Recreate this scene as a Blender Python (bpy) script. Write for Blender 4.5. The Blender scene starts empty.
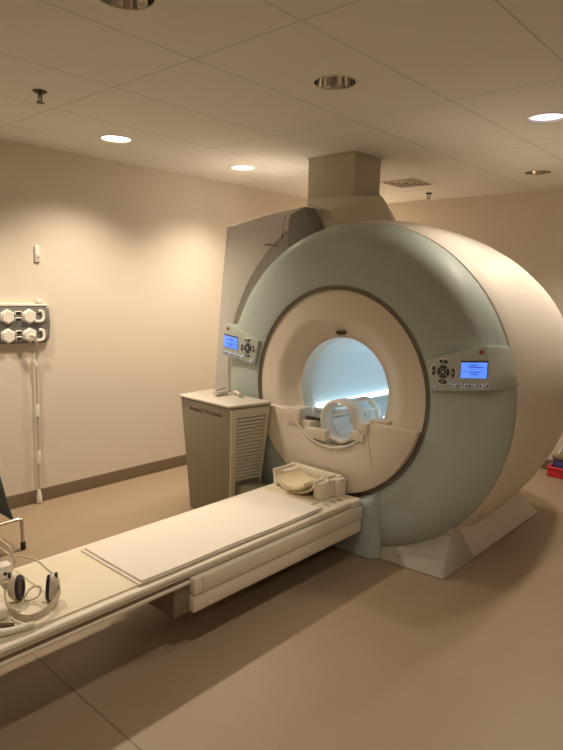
import bpy, bmesh, math, random
from mathutils import Vector, Matrix
random.seed(7)
S = bpy.context.scene
COL = S.collection
PI = math.pi

# ---------------------------------------------------------------- materials
def mat(name, col, rough=0.5, metal=0.0, noise=0.0, nscale=8.0, bump=0.0, bscale=200.0, spec=0.5, emit=None, estr=0.0, coat=0.0):
    m = bpy.data.materials.new(name)
    m.use_nodes = True
    nt = m.node_tree
    b = nt.nodes['Principled BSDF']
    b.inputs['Base Color'].default_value = (*col, 1)
    b.inputs['Roughness'].default_value = rough
    b.inputs['Metallic'].default_value = metal
    b.inputs['Specular IOR Level'].default_value = spec
    b.inputs['Coat Weight'].default_value = coat
    tc = nt.nodes.new('ShaderNodeTexCoord')
    if noise > 0:
        n = nt.nodes.new('ShaderNodeTexNoise')
        n.inputs['Scale'].default_value = nscale
        n.inputs['Detail'].default_value = 4
        nt.links.new(tc.outputs['Object'], n.inputs['Vector'])
        r = nt.nodes.new('ShaderNodeMix'); r.data_type = 'RGBA'
        r.inputs[6].default_value = (*[c * (1 - noise) for c in col], 1)
        r.inputs[7].default_value = (*[min(1, c * (1 + noise)) for c in col], 1)
        nt.links.new(n.outputs['Fac'], r.inputs[0])
        nt.links.new(r.outputs[2], b.inputs['Base Color'])
    if bump > 0:
        n2 = nt.nodes.new('ShaderNodeTexNoise')
        n2.inputs['Scale'].default_value = bscale
        n2.inputs['Detail'].default_value = 3
        nt.links.new(tc.outputs['Object'], n2.inputs['Vector'])
        bp = nt.nodes.new('ShaderNodeBump')
        bp.inputs['Strength'].default_value = bump
        bp.inputs['Distance'].default_value = 0.002
        nt.links.new(n2.outputs['Fac'], bp.inputs['Height'])
        nt.links.new(bp.outputs['Normal'], b.inputs['Normal'])
    if emit:
        b.inputs['Emission Color'].default_value = (*emit, 1)
        b.inputs['Emission Strength'].default_value = estr
    return m

def line_mask(nt, sock, origin, pitch, half):
    """1 where |coordinate - nearest grid line| < half"""
    def M(op, a, b=None):
        n = nt.nodes.new('ShaderNodeMath'); n.operation = op
        for i, v in enumerate((a, b)):
            if v is None: continue
            if isinstance(v, (int, float)): n.inputs[i].default_value = v
            else: nt.links.new(v, n.inputs[i])
        return n.outputs[0]
    d = M('SUBTRACT', sock, origin)
    d = M('DIVIDE', d, pitch)
    r = M('ROUND', d)
    d = M('ABSOLUTE', M('SUBTRACT', d, r))
    d = M('MULTIPLY', d, pitch)
    return M('LESS_THAN', d, half)

def grid_material(name, base, line, ox, px, oy, py, half, rough, noise, nscale, speck=0.0):
    m = mat(name, base, rough, noise=noise, nscale=nscale)
    nt = m.node_tree; b = nt.nodes['Principled BSDF']
    tc = [n for n in nt.nodes if n.type == 'TEX_COORD'][0]
    sp = nt.nodes.new('ShaderNodeSeparateXYZ')
    nt.links.new(tc.outputs['Object'], sp.inputs[0])
    mx = nt.nodes.new('ShaderNodeMath'); mx.operation = 'MAXIMUM'
    if px: nt.links.new(line_mask(nt, sp.outputs[0], ox, px, half), mx.inputs[0])
    else: mx.inputs[0].default_value = 0
    if py: nt.links.new(line_mask(nt, sp.outputs[1], oy, py, half), mx.inputs[1])
    else: mx.inputs[1].default_value = 0
    src = b.inputs['Base Color'].links[0].from_socket
    if speck:
        n = nt.nodes.new('ShaderNodeTexNoise'); n.inputs['Scale'].default_value = 160; n.inputs['Detail'].default_value = 2
        nt.links.new(tc.outputs['Object'], n.inputs['Vector'])
        k = nt.nodes.new('ShaderNodeMix'); k.data_type = 'RGBA'; k.blend_type = 'MULTIPLY'
        k.inputs[0].default_value = speck
        nt.links.new(src, k.inputs[6]); nt.links.new(n.outputs['Fac'], k.inputs[7])
        src = k.outputs[2]
    mix = nt.nodes.new('ShaderNodeMix'); mix.data_type = 'RGBA'
    nt.links.new(mx.outputs[0], mix.inputs[0])
    nt.links.new(src, mix.inputs[6])
    mix.inputs[7].default_value = (*line, 1)
    nt.links.new(mix.outputs[2], b.inputs['Base Color'])
    bp = nt.nodes.new('ShaderNodeBump'); bp.invert = True
    bp.inputs['Strength'].default_value = 0.5; bp.inputs['Distance'].default_value = 0.004
    nt.links.new(mx.outputs[0], bp.inputs['Height'])
    nt.links.new(bp.outputs['Normal'], b.inputs['Normal'])
    return m

M_WALL = mat('wall_paint', (0.715, 0.648, 0.553), 0.75, noise=0.02, nscale=2, bump=0.12, bscale=260, spec=0.25)
M_FLOOR = grid_material('vinyl_floor', (0.335, 0.255, 0.175), (0.20, 0.145, 0.10), 0, 0, 1.157, 40.0, 0.004, 0.42, 0.05, 3)
M_CEIL = grid_material('ceiling_tile', (0.755, 0.735, 0.70), (0.55, 0.535, 0.50), -2.135, 0.603, 1.775, 1.18, 0.0045, 0.9, 0.03, 2)
M_BASEB = mat('baseboard_vinyl', (0.17, 0.125, 0.082), 0.55)
M_BLUE = mat('blue_green_plastic', (0.42, 0.495, 0.475), 0.5, noise=0.015, nscale=3, spec=0.4)
M_PANEL = mat('panel_plastic', (0.45, 0.51, 0.48), 0.42)
M_CREAM = mat('cream_plastic', (0.72, 0.66, 0.57), 0.42, noise=0.015, nscale=4)
M_SHELL = mat('shell_plastic', (0.70, 0.655, 0.59), 0.5, noise=0.015, nscale=3, spec=0.35)
M_GREY = mat('grey_plastic', (0.57, 0.56, 0.545), 0.45, noise=0.015, nscale=3)
M_DGREY = mat('dark_grey_plastic', (0.20, 0.195, 0.18), 0.5)
M_BASE = mat('base_plastic', (0.47, 0.45, 0.38), 0.5)
M_HOOD = mat('hood_plastic', (0.62, 0.58, 0.48), 0.5)
M_DUCT = mat('duct_paint', (0.50, 0.47, 0.37), 0.6)
M_BRONZE = mat('ring_trim', (0.23, 0.205, 0.165), 0.38, metal=0.3)
M_WHITE = mat('white_plastic', (0.80, 0.77, 0.70), 0.4)
M_BORE = mat('bore_liner', (0.82, 0.86, 0.88), 0.35)
M_STRIP = mat('light_strip', (0.8, 0.9, 1.0), 0.4, emit=(0.58, 0.86, 1.0), estr=2.9)
M_LCD = mat('lcd_screen', (0.08, 0.15, 0.4), 0.3, emit=(0.09, 0.24, 1.0), estr=1.0)
M_LCDTXT = mat('lcd_text', (0.02, 0.04, 0.2), 0.4, emit=(0.02, 0.07, 0.45), estr=0.6)
M_BLK = mat('black_plastic', (0.02, 0.02, 0.022), 0.45)
M_BTN = mat('button_dark', (0.05, 0.05, 0.065), 0.4)
M_BTNL = mat('button_pale', (0.62, 0.72, 0.98), 0.4)
M_LILAC = mat('button_lilac', (0.55, 0.50, 0.80), 0.4)
M_RED = mat('red_mark', (0.35, 0.06, 0.035), 0.5)
M_TABLE = mat('table_plastic', (0.80, 0.745, 0.64), 0.42, noise=0.015, nscale=5)
M_YEL = mat('yellow_vinyl', (0.80, 0.74, 0.57), 0.5, noise=0.03, nscale=6)
M_YELD = mat('yellow_foam', (0.82, 0.73, 0.50), 0.75, bump=0.3, bscale=60)
M_PAD = mat('pad_fabric', (0.85, 0.80, 0.72), 0.8, bump=0.3, bscale=420, noise=0.01, nscale=6)
M_DARKUN = mat('under_frame', (0.23, 0.18, 0.13), 0.6)
M_RAIL = mat('rail_groove', (0.42, 0.37, 0.29), 0.5)
M_CAB = mat('cabinet_grey_shaded', (0.25, 0.222, 0.165), 0.5, noise=0.01, nscale=4)  # darkened: shade of the downward-tilted front is put into the colour
M_CABLIT = mat('cabinet_grey_lit', (0.56, 0.53, 0.43), 0.5)  # lighter cabinet tone: light falling on the louvered side is painted in
M_CABTOP = mat('cabinet_top', (0.66, 0.62, 0.55), 0.4)
M_INK = mat('ink', (0.10, 0.085, 0.06), 0.6)
M_CHROME = mat('chrome', (0.62, 0.57, 0.50), 0.22, metal=1.0)
M_CANCH = mat('lamp_reflector', (0.74, 0.72, 0.69), 0.10, metal=1.0)
M_LAMP = mat('lamp_lens_warm', (1, 1, 1), 0.4, emit=(1.0, 0.95, 0.86), estr=4.5)
M_LAMPC = mat('lamp_lens_cool', (1, 1, 1), 0.4, emit=(0.76, 0.78, 1.0), estr=0.95)
M_TRIM = mat('lamp_trim', (0.70, 0.64, 0.55), 0.4)
M_WGREY = mat('plate_grey', (0.16, 0.157, 0.153), 0.5)
M_CABLE = mat('cable_grey', (0.50, 0.44, 0.36), 0.5)
M_CHAIR = mat('chair_shell', (0.105, 0.145, 0.195), 0.5)
M_REDP = mat('red_bin', (0.75, 0.035, 0.055), 0.4)
M_PURPLE = mat('purple_cloth', (0.07, 0.055, 0.22), 0.8)
M_OLIVE = mat('olive_box', (0.25, 0.22, 0.13), 0.7)
M_VENT = mat('vent_metal', (0.58, 0.51, 0.42), 0.5)
M_VDARK = mat('vent_dark', (0.035, 0.028, 0.02), 0.8)
M_BRASS = mat('sprinkler_metal', (0.10, 0.075, 0.05), 0.45, metal=0.8)
M_HPBAND = mat('headphone_plastic', (0.66, 0.60, 0.49), 0.35)
M_HPAD = mat('headphone_pad', (0.018, 0.014, 0.024), 0.45)
M_BROWN = mat('dark_strap', (0.10, 0.07, 0.04), 0.8)

# ---------------------------------------------------------------- geometry helpers
def wloc(o):
    v = Vector((0, 0, 0))
    while o is not None:
        v += o.location; o = o.parent
    return v

def obj(name, bm, m, parent=None, sharp=32, smooth=True, base=None):
    """bm is in world coordinates; links ONE mesh object"""
    bmesh.ops.recalc_face_normals(bm, faces=bm.faces)
    me = bpy.data.meshes.new(name)
    if parent is not None: org = wloc(parent)
    elif base is not None: org = Vector(base)
    else:
        xs = [v.co for v in bm.verts]
        org = Vector(((min(c.x for c in xs) + max(c.x for c in xs)) / 2, (min(c.y for c in xs) + max(c.y for c in xs)) / 2, min(c.z for c in xs)))
    bmesh.ops.translate(bm, verts=bm.verts, vec=-org)
    bm.to_mesh(me); bm.free()
    if smooth:
        me.polygons.foreach_set('use_smooth', [True] * len(me.polygons))
        me.set_sharp_from_angle(angle=math.radians(sharp))
    ms = m if isinstance(m, (list, tuple)) else [m]
    for k in ms: me.materials.append(k)
    o = bpy.data.objects.new(name, me); COL.objects.link(o)
    if parent is not None: o.parent = parent
    else: o.location = org
    return o

def empty(name, loc, label, cat, group=None):
    o = bpy.data.objects.new(name, None); COL.objects.link(o)
    o.location = loc; o.empty_display_size = 0.1
    return tag(o, label, cat, group)

def tag(o, label, cat, group=None):
    o['label'] = label; o['category'] = cat
    if group: o['group'] = group
    return o

def struct(o):
    o['kind'] = 'structure'; return o

def new(): return bmesh.new()

def join(bm, src):
    me = bpy.data.meshes.new('tmp'); src.to_mesh(me); src.free()
    bm.from_mesh(me); bpy.data.meshes.remove(me)

def box(bm, x0, x1, y0, y1, z0, z1, bev=0.0, seg=2, mtx=None):
    t = new()
    r = bmesh.ops.create_cube(t, size=1)
    for v in t.verts:
        v.co = Vector((x0 + (v.co.x + .5) * (x1 - x0), y0 + (v.co.y + .5) * (y1 - y0), z0 + (v.co.z + .5) * (z1 - z0)))
    if bev: bmesh.ops.bevel(t, geom=t.edges[:], offset=bev, segments=seg, profile=0.5, affect='EDGES')
    if mtx is not None: bmesh.ops.transform(t, matrix=mtx, verts=t.verts)
    join(bm, t); return bm

def prism(bm, pts, a0, a1, axis='y', bev=0.0, seg=2, pts1=None, mtx=None):
    """2D polygon extruded along an axis; pts1 = polygon at the far end"""
    t = new()
    def P(p, a):
        if axis == 'y': return (p[0], a, p[1])
        if axis == 'x': return (a, p[0], p[1])
        return (p[0], p[1], a)
    q = pts1 or pts
    A = [t.verts.new(P(p, a0)) for p in pts]; B = [t.verts.new(P(p, a1)) for p in q]
    t.faces.new(A); t.faces.new(B[::-1])
    n = len(A)
    for i in range(n): t.faces.new((A[i], B[i], B[(i + 1) % n], A[(i + 1) % n]))
    bmesh.ops.recalc_face_normals(t, faces=t.faces)
    if bev: bmesh.ops.bevel(t, geom=t.edges[:], offset=bev, segments=seg, profile=0.5, affect='EDGES')
    if mtx is not None: bmesh.ops.transform(t, matrix=mtx, verts=t.verts)
    join(bm, t); return bm

def poly(bm, verts, faces):
    V = [bm.verts.new(v) for v in verts]
    for f in faces: bm.faces.new([V[i] for i in f])
    return bm

def lathe(bm, prof, cx, cy, cz=0, axis='z', n=48, closed=False):
    """prof: list of (r, a) ; axis z: (cx,cy) centre ; axis y: centre (cx, cz)"""
    rings = []
    for r, a in prof:
        ring = []
        for i in range(n):
            t = 2 * PI * i / n
            if axis == 'z': co = (cx + r * math.cos(t), cy + r * math.sin(t), a)
            elif axis == 'y': co = (cx + r * math.cos(t), a, cz + r * math.sin(t))
            else: co = (a, cy + r * math.cos(t), cz + r * math.sin(t))
            ring.append(bm.verts.new(co))
        rings.append(ring)
    pairs = list(zip(rings, rings[1:]))
    if closed: pairs.append((rings[-1], rings[0]))
    for A, B in pairs:
        for i in range(n):
            bm.faces.new((A[i], A[(i + 1) % n], B[(i + 1) % n], B[i]))
    if not closed:
        for ring, (r, a) in ((rings[0], prof[0]), (rings[-1], prof[-1])):
            if r < 0.02 and r > 0: bm.faces.new(ring)
    return bm

def capped(bm, prof, *a, **k):
    """lathe with both ends capped"""
    prof = [(0.0005, prof[0][1])] + list(prof) + [(0.0005, prof[-1][1])]
    return lathe(bm, prof, *a, **k)

def spline(pts, n=8):
    pts = [Vector(p) for p in pts]
    if len(pts) < 3: return pts
    P = [2 * pts[0] - pts[1]] + pts + [2 * pts[-1] - pts[-2]]
    out = []
    for i in range(1, len(P) - 2):
        for k in range(n):
            t = k / n
            a, b, c, d = P[i - 1], P[i], P[i + 1], P[i + 2]
            out.append(0.5 * ((2 * b) + (-a + c) * t + (2 * a - 5 * b + 4 * c - d) * t * t + (-a + 3 * b - 3 * c + d) * t ** 3))
    out.append(pts[-1]); return out

def tube(bm, pts, r, n=10, smooth=True, rx=None, up=None):
    """round (or flattened: rx along 'up') tube along points"""
    P = spline(pts) if smooth else [Vector(p) for p in pts]
    T = [(P[min(i + 1, len(P) - 1)] - P[max(i - 1, 0)]).normalized() for i in range(len(P))]
    u = Vector(up) if up else (Vector((0, 0, 1)) if abs(T[0].z) < .9 else Vector((1, 0, 0)))
    rings = []
    for i, (p, t) in enumerate(zip(P, T)):
        if up: u = Vector(up)
        s = t.cross(u).normalized(); w = s.cross(t).normalized(); u = w
        rr = r(i / (len(P) - 1)) if callable(r) else r
        q = rx if rx else rr
        rings.append([bm.verts.new(p + s * rr * math.cos(2 * PI * k / n) + w * q * math.sin(2 * PI * k / n)) for k in range(n)])
    for A, B in zip(rings, rings[1:]):
        for k in range(n): bm.faces.new((A[k], A[(k + 1) % n], B[(k + 1) % n], B[k]))
    bm.faces.new(rings[0][::-1]); bm.faces.new(rings[-1])
    return bm

def text(body, size, m, parent, mtx, name, extrude=0.0008):
    cu = bpy.data.curves.new(name, 'FONT'); cu.body = body; cu.size = size; cu.extrude = extrude
    cu.align_x = 'CENTER'; cu.align_y = 'CENTER'; cu.resolution_u = 2
    tmp = bpy.data.objects.new('tmp', cu); COL.objects.link(tmp)
    dg = bpy.context.evaluated_depsgraph_get()
    me = bpy.data.meshes.new_from_object(tmp.evaluated_get(dg))
    bpy.data.objects.remove(tmp); bpy.data.curves.remove(cu)
    bm = new(); bm.from_mesh(me); bpy.data.meshes.remove(me)
    bmesh.ops.transform(bm, matrix=mtx, verts=bm.verts)
    return obj(name, bm, m, parent, smooth=False)

def sm(a, b, x):
    t = max(0, min(1, (x - a) / (b - a))); return t * t * (3 - 2 * t)

# ================================================================= ROOM
XL, XR, YB, YF, H = -4.33, 1.6, 5.955, -1.6, 2.635
bm = new(); box(bm, XL - .1, XR + .1, YF - .1, YB + .1, -0.1, 0)
struct(obj('floor', bm, M_FLOOR, base=(0, 0, 0)))
bm = new(); box(bm, XL - .1, XL, YF - .1, YB + .1, 0, H + .25); struct(obj('wall_left', bm, M_WALL, base=(0, 0, 0)))
bm = new(); box(bm, XL, XR, YB, YB + .1, 0, H + .25); struct(obj('wall_back', bm, M_WALL, base=(0, 0, 0)))
bm = new(); box(bm, XR, XR + .1, YF - .1, YB + .1, 0, H + .25); struct(obj('wall_right', bm, M_WALL, base=(0, 0, 0)))
bm = new(); box(bm, XL, XR, YF - .1, YF, 0, H + .25); struct(obj('wall_front', bm, M_WALL, base=(0, 0, 0)))
def baseboard(name, pts):
    bm = new()
    prof = [(0, 0), (0.012, 0), (0.012, 0.006), (0.007, 0.085), (0.004, 0.10), (0, 0.10)]
    (x0, y0), (x1, y1), nx, ny = pts
    A = [bm.verts.new((x0 + nx * d, y0 + ny * d, z)) for d, z in prof]
    B = [bm.verts.new((x1 + nx * d, y1 + ny * d, z)) for d, z in prof]
    for i in range(len(A)): bm.faces.new((A[i], A[(i + 1) % len(A)], B[(i + 1) % len(A)], B[i]))
    bm.faces.new(A); bm.faces.new(B)
    return struct(obj(name, bm, M_BASEB, base=(0, 0, 0)))
baseboard('baseboard_left', ((XL, YF), (XL, YB), 1, 0))
baseboard('baseboard_back', ((XL, YB), (XR, YB), 0, -1))
baseboard('baseboard_right', ((XR, YF), (XR, YB), -1, 0))

# ceiling: tiled slab with round openings for the downlights
LAMPS = [  # x, y, lit, label
    (-3.675, 2.392, 'warm', 'lit round ceiling downlight nearest the left wall-mounted plug rack'),
    (-3.675, 3.582, 'warm', 'lit round ceiling downlight between left wall and ceiling duct'),
    (-3.82, 5.58, 'warm', 'lit round ceiling downlight by the rear wall hidden behind the ceiling duct'),
    (-3.675, 1.20, 'warm', 'lit round ceiling downlight beyond the left edge of the view'),
    (-1.26, 3.544, 'cool', 'lit bluish-white round downlight at the right above the scanner shell'),
    (-1.26, 1.16, 'cool', 'lit round ceiling downlight above the view over the table side'),
    (-1.26, 4.72, 'cool', 'lit round ceiling downlight outside the view at the rear right'),
    (0.55, 2.35, 'added_fill', 'added unseen fill downlight on the right side of the room'),  # added out of view as soft fill for the room
    (0.55, -0.2, 'added_fill', 'added unseen fill downlight behind the photographer'),  # second added fill lamp, behind the camera
    (-1.834, 2.379, None, 'unlit chrome downlight in the ceiling in front of the duct'),
    (-1.831, 5.056, None, 'small unlit chrome downlight far back near the rear wall'),
    (-1.875, 1.262, None, 'unlit chrome downlight cut off by the top edge of the photo'),
]
RL = 0.098
bm = new()
hx = 0.13
xs = sorted(set([XL - .1, XR + .1] + [l[0] + s * hx for l in LAMPS for s in (-1, 1)]))
ys = sorted(set([YF - .1, YB + .1] + [l[1] + s * hx for l in LAMPS for s in (-1, 1)]))
vc = {}
def V(x, y, z=H):
    k = (round(x, 5), round(y, 5), round(z, 5))
    if k not in vc: vc[k] = bm.verts.new((x, y, z))
    return vc[k]
for i in range(len(xs) - 1):
    for j in range(len(ys) - 1):
        cx, cy = (xs[i] + xs[i + 1]) / 2, (ys[j] + ys[j + 1]) / 2
        if any(abs(cx - l[0]) < hx and abs(cy - l[1]) < hx for l in LAMPS): continue
        if xs[i + 1] - xs[i] < 1e-5 or ys[j + 1] - ys[j] < 1e-5: continue
        bm.faces.new((V(xs[i], ys[j]), V(xs[i + 1], ys[j]), V(xs[i + 1], ys[j + 1]), V(xs[i], ys[j + 1])))
for lx, ly, *_ in LAMPS:
    n = 48; C_, Q_ = [], []
    for k in range(n):
        t = 2 * PI * k / n + PI / n * 0
        c, s = math.cos(t), math.sin(t); mx_ = max(abs(c), abs(s))
        C_.append(bm.verts.new((lx + RL * c, ly + RL * s, H)))
        Q_.append(bm.verts.new((lx + hx * c / mx_, ly + hx * s / mx_, H)))
    for k in range(n): bm.faces.new((C_[k], Q_[k], Q_[(k + 1) % n], C_[(k + 1) % n]))
# upper deck closes the plenum above
box(bm, XL - .1, XR + .1, YF - .1, YB + .1, H + .24, H + .30)
struct(obj('ceiling', bm, M_CEIL, base=(0, 0, 0)))

WARM = (1.0, 0.83, 0.63)
COOL = (1.0, 0.85, 0.67)
def downlight(x, y, kind, label):
    e = empty('ceiling_downlight', (x, y, H), label, 'ceiling light', 'recessed ceiling downlights')
    bm = new(); lathe(bm, [(RL - .001, H + .004), (RL - .001, H - .001), (RL + .002, H - .0035), (RL + .012, H - .002), (RL + .013, H), (RL + .004, H + .001)], x, y, axis='z', closed=True)
    obj('trim_ring', bm, M_TRIM, e)
    bm = new()
    if kind:
        lathe(bm, [(RL - .001, H), (RL - .006, H + .02), (RL - .012, H + .05)], x, y)
        obj('reflector', bm, M_TRIM, e)
        bm = new(); capped(bm, [(RL - .004, H + .010), (RL - .004, H + .016)], x, y)
        obj('lens', bm, M_LAMPC if kind == 'cool' else M_LAMP, e)
    else:
        n = 24; rings = []
        for r, z in ((RL - .002, H), (RL - .008, H + .05), (RL - .016, H + .10), (RL - .03, H + .14)):
            rings.append([bm.verts.new((x + r * math.cos(2 * PI * k / n), y + r * math.sin(2 * PI * k / n), z)) for k in range(n)])
        for A, B in zip(rings, rings[1:]):
            for k in range(n): bm.faces.new((A[k], A[(k + 1) % n], B[(k + 1) % n], B[k]))
        obj('reflector', bm, M_CANCH, e, smooth=False)
        bm = new(); capped(bm, [(0.004, H + .06), (.03, H + .065), (.042, H + .09), (.04, H + .12), (.025, H + .15)], x, y)
        obj('lamp_bulb', bm, M_DGREY, e)
        bm = new(); capped(bm, [(RL - .03, H + .141), (RL - .03, H + .15)], x, y)
        obj('can_top', bm, M_VDARK, e)
    return e
for l in LAMPS: downlight(*l)

def spot(name, x, y, power, col, size=124, blend=0.55, r=0.06):
    d = bpy.data.lights.new(name, 'SPOT'); d.energy = power; d.color = col
    d.spot_size = math.radians(size); d.spot_blend = blend; d.shadow_soft_size = r
    o = bpy.data.objects.new(name, d); COL.objects.link(o); o.location = (x, y, H - 0.012)
    return o
for x, y, kind, _ in LAMPS:
    if kind == 'warm': spot('downlight_lamp', x, y, 98 if y < 5 else 120, WARM, 128, 0.85 if y < 5 else 0.45)
    elif kind == 'cool': spot('downlight_lamp', x, y, {3.544: 42, 4.72: 75, 1.16: 42}[y], COOL, 132, 0.7)
    elif kind == 'added_fill': spot('downlight_lamp', x, y, 34, COOL, 132, 0.7)  # added fill lamps, only to raise the ambient light

# sprinklers
def sprinkler(x, y, label):
    e = empty('sprinkler_head', (x, y, H), label, 'sprinkler')
    bm = new(); capped(bm, [(.036, H - .0005), (.036, H - .004), (.026, H - .010), (.014, H - .014)], x, y, n=24); obj('escutcheon', bm, M_BRASS, e)
    bm = new()
    tube(bm, [(x - .012, y, H - .012), (x - .017, y, H - .03), (x - .010, y, H - .048), (x, y, H - .054)], .0035, 6)
    tube(bm, [(x + .012, y, H - .012), (x + .017, y, H - .03), (x + .010, y, H - .048), (x, y, H - .054)], .0035, 6)
    tube(bm, [(x, y, H - .012), (x, y, H - .034)], .003, 6, smooth=False)
    obj('frame_arms', bm, M_BRASS, e)
    bm = new(); capped(bm, [(.006, H - .052), (.021, H - .055), (.021, H - .058), (.006, H - .060)], x, y, n=16); obj('deflector', bm, M_BRASS, e)
sprinkler(-3.10, 1.575, 'dark sprinkler head on the ceiling at upper left')
sprinkler(-3.04, 5.52, 'dark sprinkler head on the ceiling beside the air vent')

# air vent
e = empty('ceiling_vent', (-2.86, 5.02, H), 'square louvered air vent in the ceiling behind the duct', 'vent')
vx0, vx1, vy0, vy1 = -3.10, -2.765, 4.72, 5.085
bm = new(); box(bm, vx0 + .01, vx1 - .01, vy0 + .01, vy1 - .01, H - .0022, H - .0005); obj('throat_shade_plate', bm, M_VDARK, e)  # near-black plate paints the shade of a deep throat; ceiling is closed here
for k in range(4):
    d = k * .042; w = .012
    a0, a1, b0, b1 = vx0 + d, vx1 - d, vy0 + d, vy1 - d
    O = [(a0, b0), (a1, b0), (a1, b1), (a0, b1)]
    I = [(a0 + w, b0 + w), (a1 - w, b0 + w), (a1 - w, b1 - w), (a0 + w, b1 - w)]
    bm = new()
    L = [[bm.verts.new((*p, z)) for p in P] for P, z in ((O, H - .0026), (O, H - .0055), (I, H - .0065), (I, H - .0030))]
    for m_ in range(4):
        A, B = L[m_], L[(m_ + 1) % 4]
        for q_ in range(4): bm.faces.new((A[q_], A[(q_ + 1) % 4], B[(q_ + 1) % 4], B[q_]))
    obj('louver_ring' if k else 'frame', bm, M_VENT, e, smooth=False)

# ceiling duct above the magnet
e = empty('ceiling_duct', (-2.78, 3.78, 2.0), 'beige boxed duct dropping from the ceiling onto the scanner hood', 'duct')
bm = new(); box(bm, -2.998, -2.575, 3.60, 3.935, 2.32, H - .0005, .004, 1); obj('duct_casing', bm, M_DUCT, e)
bm = new(); box(bm, -3.004, -2.567, 3.593, 3.943, H - .008, H - .0005, .002, 1); obj('ceiling_flange', bm, M_DUCT, e)

# ================================================================= MRI SCANNER
AX, AZ = -2.31, 1.015
G = empty('mri_scanner', (AX, 3.9, 0), 'large round MRI scanner with blue-green front ring and cream shell', 'MRI scanner')
def cut_floor(bm, z=0.004):
    r = bmesh.ops.bisect_plane(bm, geom=bm.verts[:] + bm.edges[:] + bm.faces[:], plane_co=(0, 0, z), plane_no=(0, 0, 1), clear_inner=True)
# front cover
bm = new()
lathe(bm, [(.60, 3.20), (.676, 3.16), (.678, 3.116), (.685, 3.106), (.70, 3.102), (.80, 3.104), (.90, 3.112), (.96, 3.122), (1.0, 3.137), (1.03, 3.16), (1.055, 3.19),
           (1.075, 3.23), (1.088, 3.27), (1.093, 3.31), (1.085, 3.318), (1.06, 3.322), (.60, 3.34)], AX, 0, AZ, 'y', 160)
cut_floor(bm)
cover = obj('front_cover', bm, M_BLUE, G, sharp=40)
cover['label'] = 'blue-green ring-shaped front cover'
# seam groove and body shell
bm = new(); lathe(bm, [(.7, 3.318), (1.068, 3.318), (1.068, 3.338), (.7, 3.338)], AX, 0, AZ, 'y', 120); cut_floor(bm)
obj('cover_seam', bm, M_DGREY, G)
bm = new()
lathe(bm, [(1.05, 3.336), (1.094, 3.336), (1.103, 3.35), (1.118, 3.45), (1.13, 3.6), (1.13, 3.75), (1.125, 3.95), (1.105, 4.18), (1.07, 4.42), (1.02, 4.65), (.97, 4.80), (.90, 4.90), (.80, 4.95), (.5, 4.97), (.345, 4.97)], AX, 0, AZ, 'y', 144)
cut_floor(bm)
shell = obj('body_shell', bm, M_SHELL, G, sharp=40)
shell['label'] = 'cream rounded magnet shell behind the front ring'
# faint joint in the shell
bm = new()
pp = []
for k in range(24):
    y = 3.37 + k / 23 * .9
    r = 1.105 + .027 * math.sin(min(1, (y - 3.33) / .5) * PI / 2) - max(0, (y - 3.75)) * .09
    th = math.radians(57)
    pp.append((AX + r * math.cos(th), y, AZ + r * math.sin(th)))
# bezel ring
bm = new(); lathe(bm, [(.656, 3.13), (.656, 3.106), (.660, 3.101), (.666, 3.101), (.668, 3.108), (.671, 3.108), (.673, 3.099), (.680, 3.098), (.683, 3.104), (.683, 3.13)], AX, 0, AZ, 'y', 128, closed=True)
obj('bezel_ring', bm, M_BRONZE, G, sharp=60)
# bore funnel (upper disc)
bm = new()
NR, NT = 70, 264
RB = 0.352
grid = []
def shelf_y(x, z):
    return 0
for i in range(NR + 1):
    r = RB + (0.659 - RB) * i / NR
    row = []
    for k in range(NT):
        t = 2 * PI * k / NT
        x, z = r * math.cos(t), r * math.sin(t)
        f = 1 - sm(.352, .53, r)
        f = f ** 1.2
        f *= sm(0, .008, .456 - z)
        y = 3.112 + .085 * f
        row.append(bm.verts.new((AX + x, y, AZ + z)))
    grid.append(row)
lip = [bm.verts.new((AX + (RB - .004) * math.cos(2 * PI * k / NT), 3.30, AZ + (RB - .004) * math.sin(2 * PI * k / NT))) for k in range(NT)]
grid.insert(0, lip)
for A, B in zip(grid, grid[1:]):
    for k in range(NT): bm.faces.new((A[k], A[(k + 1) % NT], B[(k + 1) % NT], B[k]))
obj('bore_funnel', bm, M_CREAM, G, sharp=50)
# lower bezel plate with U cut for the cradle
bm = new()
def arc(r, a0, a1, n): return [(AX + r * math.cos(a0 + (a1 - a0) * i / n), AZ + r * math.sin(a0 + (a1 - a0) * i / n)) for i in range(n + 1)]
zs = .856 - AZ
aL = PI - math.asin(-zs / .653); aR = 2 * PI + math.asin((.868 - AZ) / .653)
outer = arc(.653, PI + math.asin(-zs / .653), 2 * PI + math.asin((.868 - AZ) / .653), 60)
inner = arc(.352, 2 * PI + math.asin((.868 - AZ) / .352), PI + math.asin(-zs / .352), 50)
# swap order so polygon is outer (left->right) then inner (right->left)
ptsU = outer + inner
prism(bm, ptsU, 3.062, 3.26, 'y', bev=.006, seg=2)
obj('lower_bezel', bm, M_CREAM, G, sharp=35)
# dark seam and notch at the right of the U (cover joint)
bm = new(); prism(bm, [(-2.028, .80), (-2.012, .80), (-1.965, .60), (-1.978, .60)], 3.0575, 3.07, 'y', .002, 1)
obj('bezel_joint', bm, M_CREAM, G)
# raised rims of the U cut
bm = new()
rim = [(x, 3.058, z) for x, z in arc(.356, PI + .50, 2 * PI - .55, 30)]
tube(bm, rim, .008, 8, smooth=False); obj('cut_rim', bm, M_CREAM, G)
# bore liner
bm = new(); lathe(bm, [(.3475, 3.298), (.340, 3.33), (.333, 3.38), (.330, 4.75), (.345, 4.88), (.348, 4.975)], AX, 0, AZ, 'y', 96)
obj('bore_liner', bm, M_BORE, G)
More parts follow.
